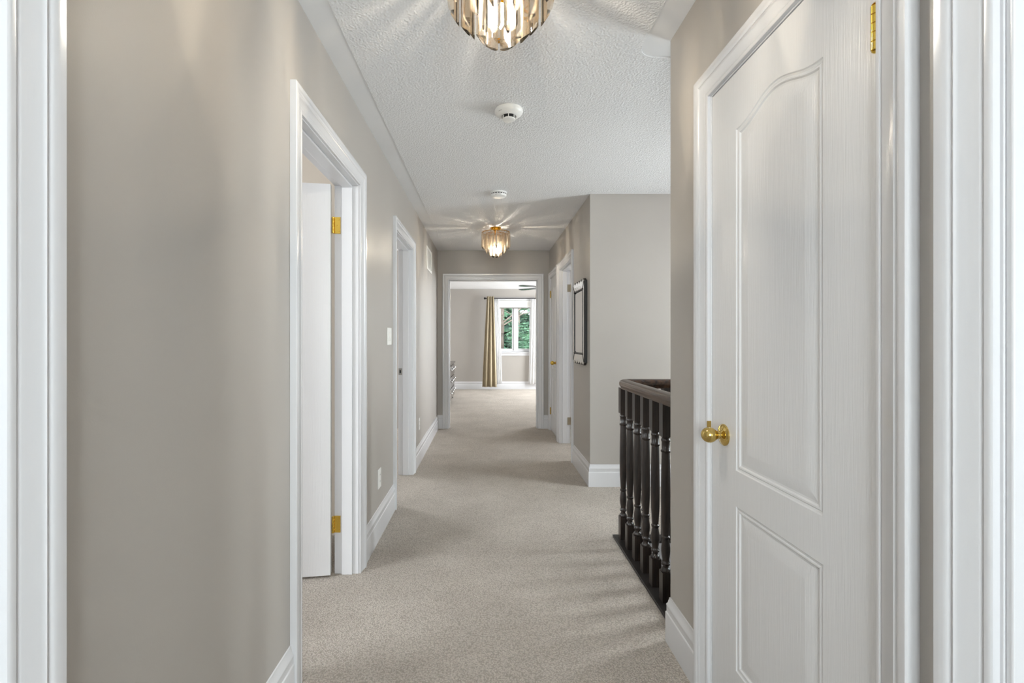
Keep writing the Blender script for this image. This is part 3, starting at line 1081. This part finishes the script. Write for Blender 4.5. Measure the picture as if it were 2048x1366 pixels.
def drape(name, x0t, x1t, x0b, x1b, zt, zb, y, folds, amp, material, label, cat, lean=0.0, ph=0.0):
    m = MB()
    N, R = folds * 8, 14
    loops = []
    for i in range(R + 1):
        k = i / R
        z = zb + (zt - zb) * k
        a = amp * (1.0 - .35 * k)
        loop = []
        for j in range(N + 1):
            u = j / N
            ks = k ** 1.15
            x = (x0b + (x1b - x0b) * u) * (1 - ks) + (x0t + (x1t - x0t) * u) * ks
            yy = y + a * math.sin(2 * PI * folds * u + ph) + .25 * a * math.sin(2 * PI * folds * .37 * u + 3 * k) - lean * (1 - k)
            loop.append((x, yy, z))
        loops.append(loop)
    m.loft(loops, cap=False, closed=False)
    o = m.build(name, material, smooth=80, recalc=False)
    s = o.modifiers.new('cloth', 'SOLIDIFY')
    s.thickness = .003
    s.offset = 0
    return tag(o, label, cat)
drape('curtain', .012, .175, -.10, .245, 2.245, .075, YB - .150, 3, .044, 'drape', 'gathered beige curtain hanging at the left of the bedroom window', 'curtain', .06)
drape('sheer_curtain', .185, .30, .215, .375, 2.20, .13, YB - .062, 4, .016, 'sheer', 'white sheer curtain between the beige curtain and the window', 'curtain', .015, .8)
drape('sheer_curtain', 1.075, 1.42, 1.02, 1.40, 2.20, .13, YB - .062, 6, .016, 'sheer', 'white sheer curtain at the right of the bedroom window', 'curtain', .015, .3)

r = tag(empty('window_blind', (.70, YB + .02, 1.95)), 'raised white pleated blind at the top of the bedroom window', 'blind')
m = MB(); m.box(WB[0] + .01, WB[1] - .01, YB - .012, YB + .024, 2.10, 2.155); m.build('head_rail', 'plastic', r, bevel=.003)
for k in range(5):
    z = 2.10 - k * .022
    m = MB(); m.loft([[(x, YB - .006, z), (x, YB + .02, z - .005), (x, YB - .006, z - .022), (x, YB - .012, z - .011)] for x in (WB[0] + .012, WB[1] - .012)])
    m.build('slat', 'plastic', r)
m = MB(); m.box(WB[0] + .012, WB[1] - .012, YB - .010, YB + .022, 1.966, 1.988); m.build('bottom_rail', 'nickel', r, bevel=.003)

# dresser against the bedroom's left wall, drawers facing +x
r = tag(empty('dresser', (-.92, 9.3, 0)), 'dark dresser with silver knobs glimpsed past the left jamb', 'dresser')
dx0, dx1, dy0, dy1, dh = -1.18, -.665, 8.55, 9.80, .765
m = MB(); m.box(dx0, dx1 - .02, dy0 + .01, dy1 - .01, .05, dh - .03)
for y in (dy0 + .03, dy1 - .09):
    m.box(dx1 - .09, dx1 - .03, y, y + .06, 0, .05); m.box(dx0 + .02, dx0 + .08, y, y + .06, 0, .05)
m.build('body', 'lacquer', r, bevel=.004)
m = MB(); m.box(dx0, dx1 + .015, dy0 - .01, dy1 + .01, dh - .03, dh); m.build('top', 'drawer', r, bevel=.006)
for row in range(3):
    for colm in range(2):
        a = dy0 + .03 + colm * .60
        lo = .085 + row * .215
        m = MB(); m.box(dx1 - .022, dx1, a, a + .585, lo, lo + .20)
        d = m.build('drawer', 'drawer', r, bevel=.005)
        for y in (a + .12, a + .465):
            m = MB(); m.lathe([(.007, 0), (.007, .012), (.015, .018), (.017, .024), (.012, .031), (.002, .033)], (dx1, y, lo + .13), 'x', 14)
            m.build('knob', 'chrome', d, smooth=50)

# ceiling fan in the bedroom
fx, fy, fz = 1.16, 8.92, 2.20
r = tag(empty('ceiling_fan', (fx, fy, H)), 'dark-bladed ceiling fan half hidden by the right door jamb', 'ceiling fan')
m = MB(); m.lathe([(.065, H), (.065, H - .02), (.05, H - .05), (.015, H - .06), (.015, H - .09), (.09, H - .11), (.11, H - .15), (.11, H - .21), (.08, H - .25), (.03, H - .27)], (fx, fy, 0), n=28)
m.build('motor_housing', 'nickel', r, smooth=40)
for k in range(5):
    a = math.radians(140 + 72 * k)
    m = MB()
    prof = [(.15, .05), (.22, .062), (.45, .068), (.60, .066), (.645, .05), (.66, 0), (.645, -.05), (.60, -.066), (.45, -.068), (.22, -.062), (.15, -.05)]
    til = math.radians(4)
    def fb(u, v, t):
        x, y, z = u, v * math.cos(til), v * math.sin(til) + t
        return (fx + x * math.cos(a) - y * math.sin(a), fy + x * math.sin(a) + y * math.cos(a), fz + z)
    m.extrude(prof, fb, -.004, .004)
    b = m.build('blade', 'lacquer', r)
    m = MB(); m.extrude([(.09, .02), (.20, .03), (.20, -.03), (.09, -.02)], fb, .004, .010)
    m.build('blade_arm', 'nickel', b)

# ------------------------------------------------------------------ outside: garden trees beyond the bedroom window
m = MB(); m.box(-30, 30, YB + 1, 60, -3.3, -3.0)
tag(m.build('ground', 'lawn'), 'lawn below the bedroom window', 'lawn', kind='structure')
def tree(x, y, h, spread, nleaf, size, label, lean=0.0):
    r = tag(empty('garden_tree', (x, y, -3)), label, 'tree', 'trees outside the bedroom window')
    m = MB()
    pts = [(x + lean * .8, y - .9, -3.0), (x + lean * .9, y - .95, -.5), (x + lean, y - .95, 1.4), (x + lean * .9, y - .6, h * .7)]
    m.tube(pts, [.13, .10, .07, .03], 10)
    m.build('trunk', 'bark', r, smooth=60)
    for k in range(6):
        a = random.uniform(0, 2 * PI)
        b = Vector(pts[2]) + Vector((0, 0, random.uniform(-1.2, 1.6)))
        e = b + Vector((math.cos(a) * spread * .6, math.sin(a) * .8, random.uniform(.5, 1.2)))
        m = MB(); m.tube([tuple(b), tuple((b + e) / 2 + Vector((0, 0, .12))), tuple(e)], [.024, .018, .008], 7)
        m.build('branch', 'bark', r, smooth=60)
    m = MB()
    clumps = [(random.uniform(-spread, spread), random.uniform(-.8, .9), random.uniform(-2.6, h)) for _ in range(90)]
    for _ in range(nleaf):
        c = random.choice(clumps)
        p = Vector((x + c[0] + random.gauss(0, .28), y + c[1] + random.gauss(0, .25), c[2] + random.gauss(0, .26)))
        q = Matrix.Rotation(random.uniform(0, 6.28), 3, 'Z') @ Matrix.Rotation(random.uniform(-1.1, 1.1), 3, 'X')
        s = size * random.uniform(.6, 1.3)
        vs = [p + q @ Vector(t) * s for t in ((-1, 0, 0), (0, -.42, .12), (1, 0, -.1), (0, .42, .12))]
        m.add([tuple(t) for t in vs], [(0, 1, 2), (0, 2, 3)])
    o = m.build('crown', 'leaf', r, recalc=False)
    o['kind'] = 'stuff'
tree(1.1, 15.6, 4.8, 2.3, 24000, .078, 'leafy green tree with pale trunk outside the bedroom window', -.62)
tree(1.4, 21.5, 7.0, 4.5, 12000, .36, 'taller darker tree behind the leafy one outside the window')
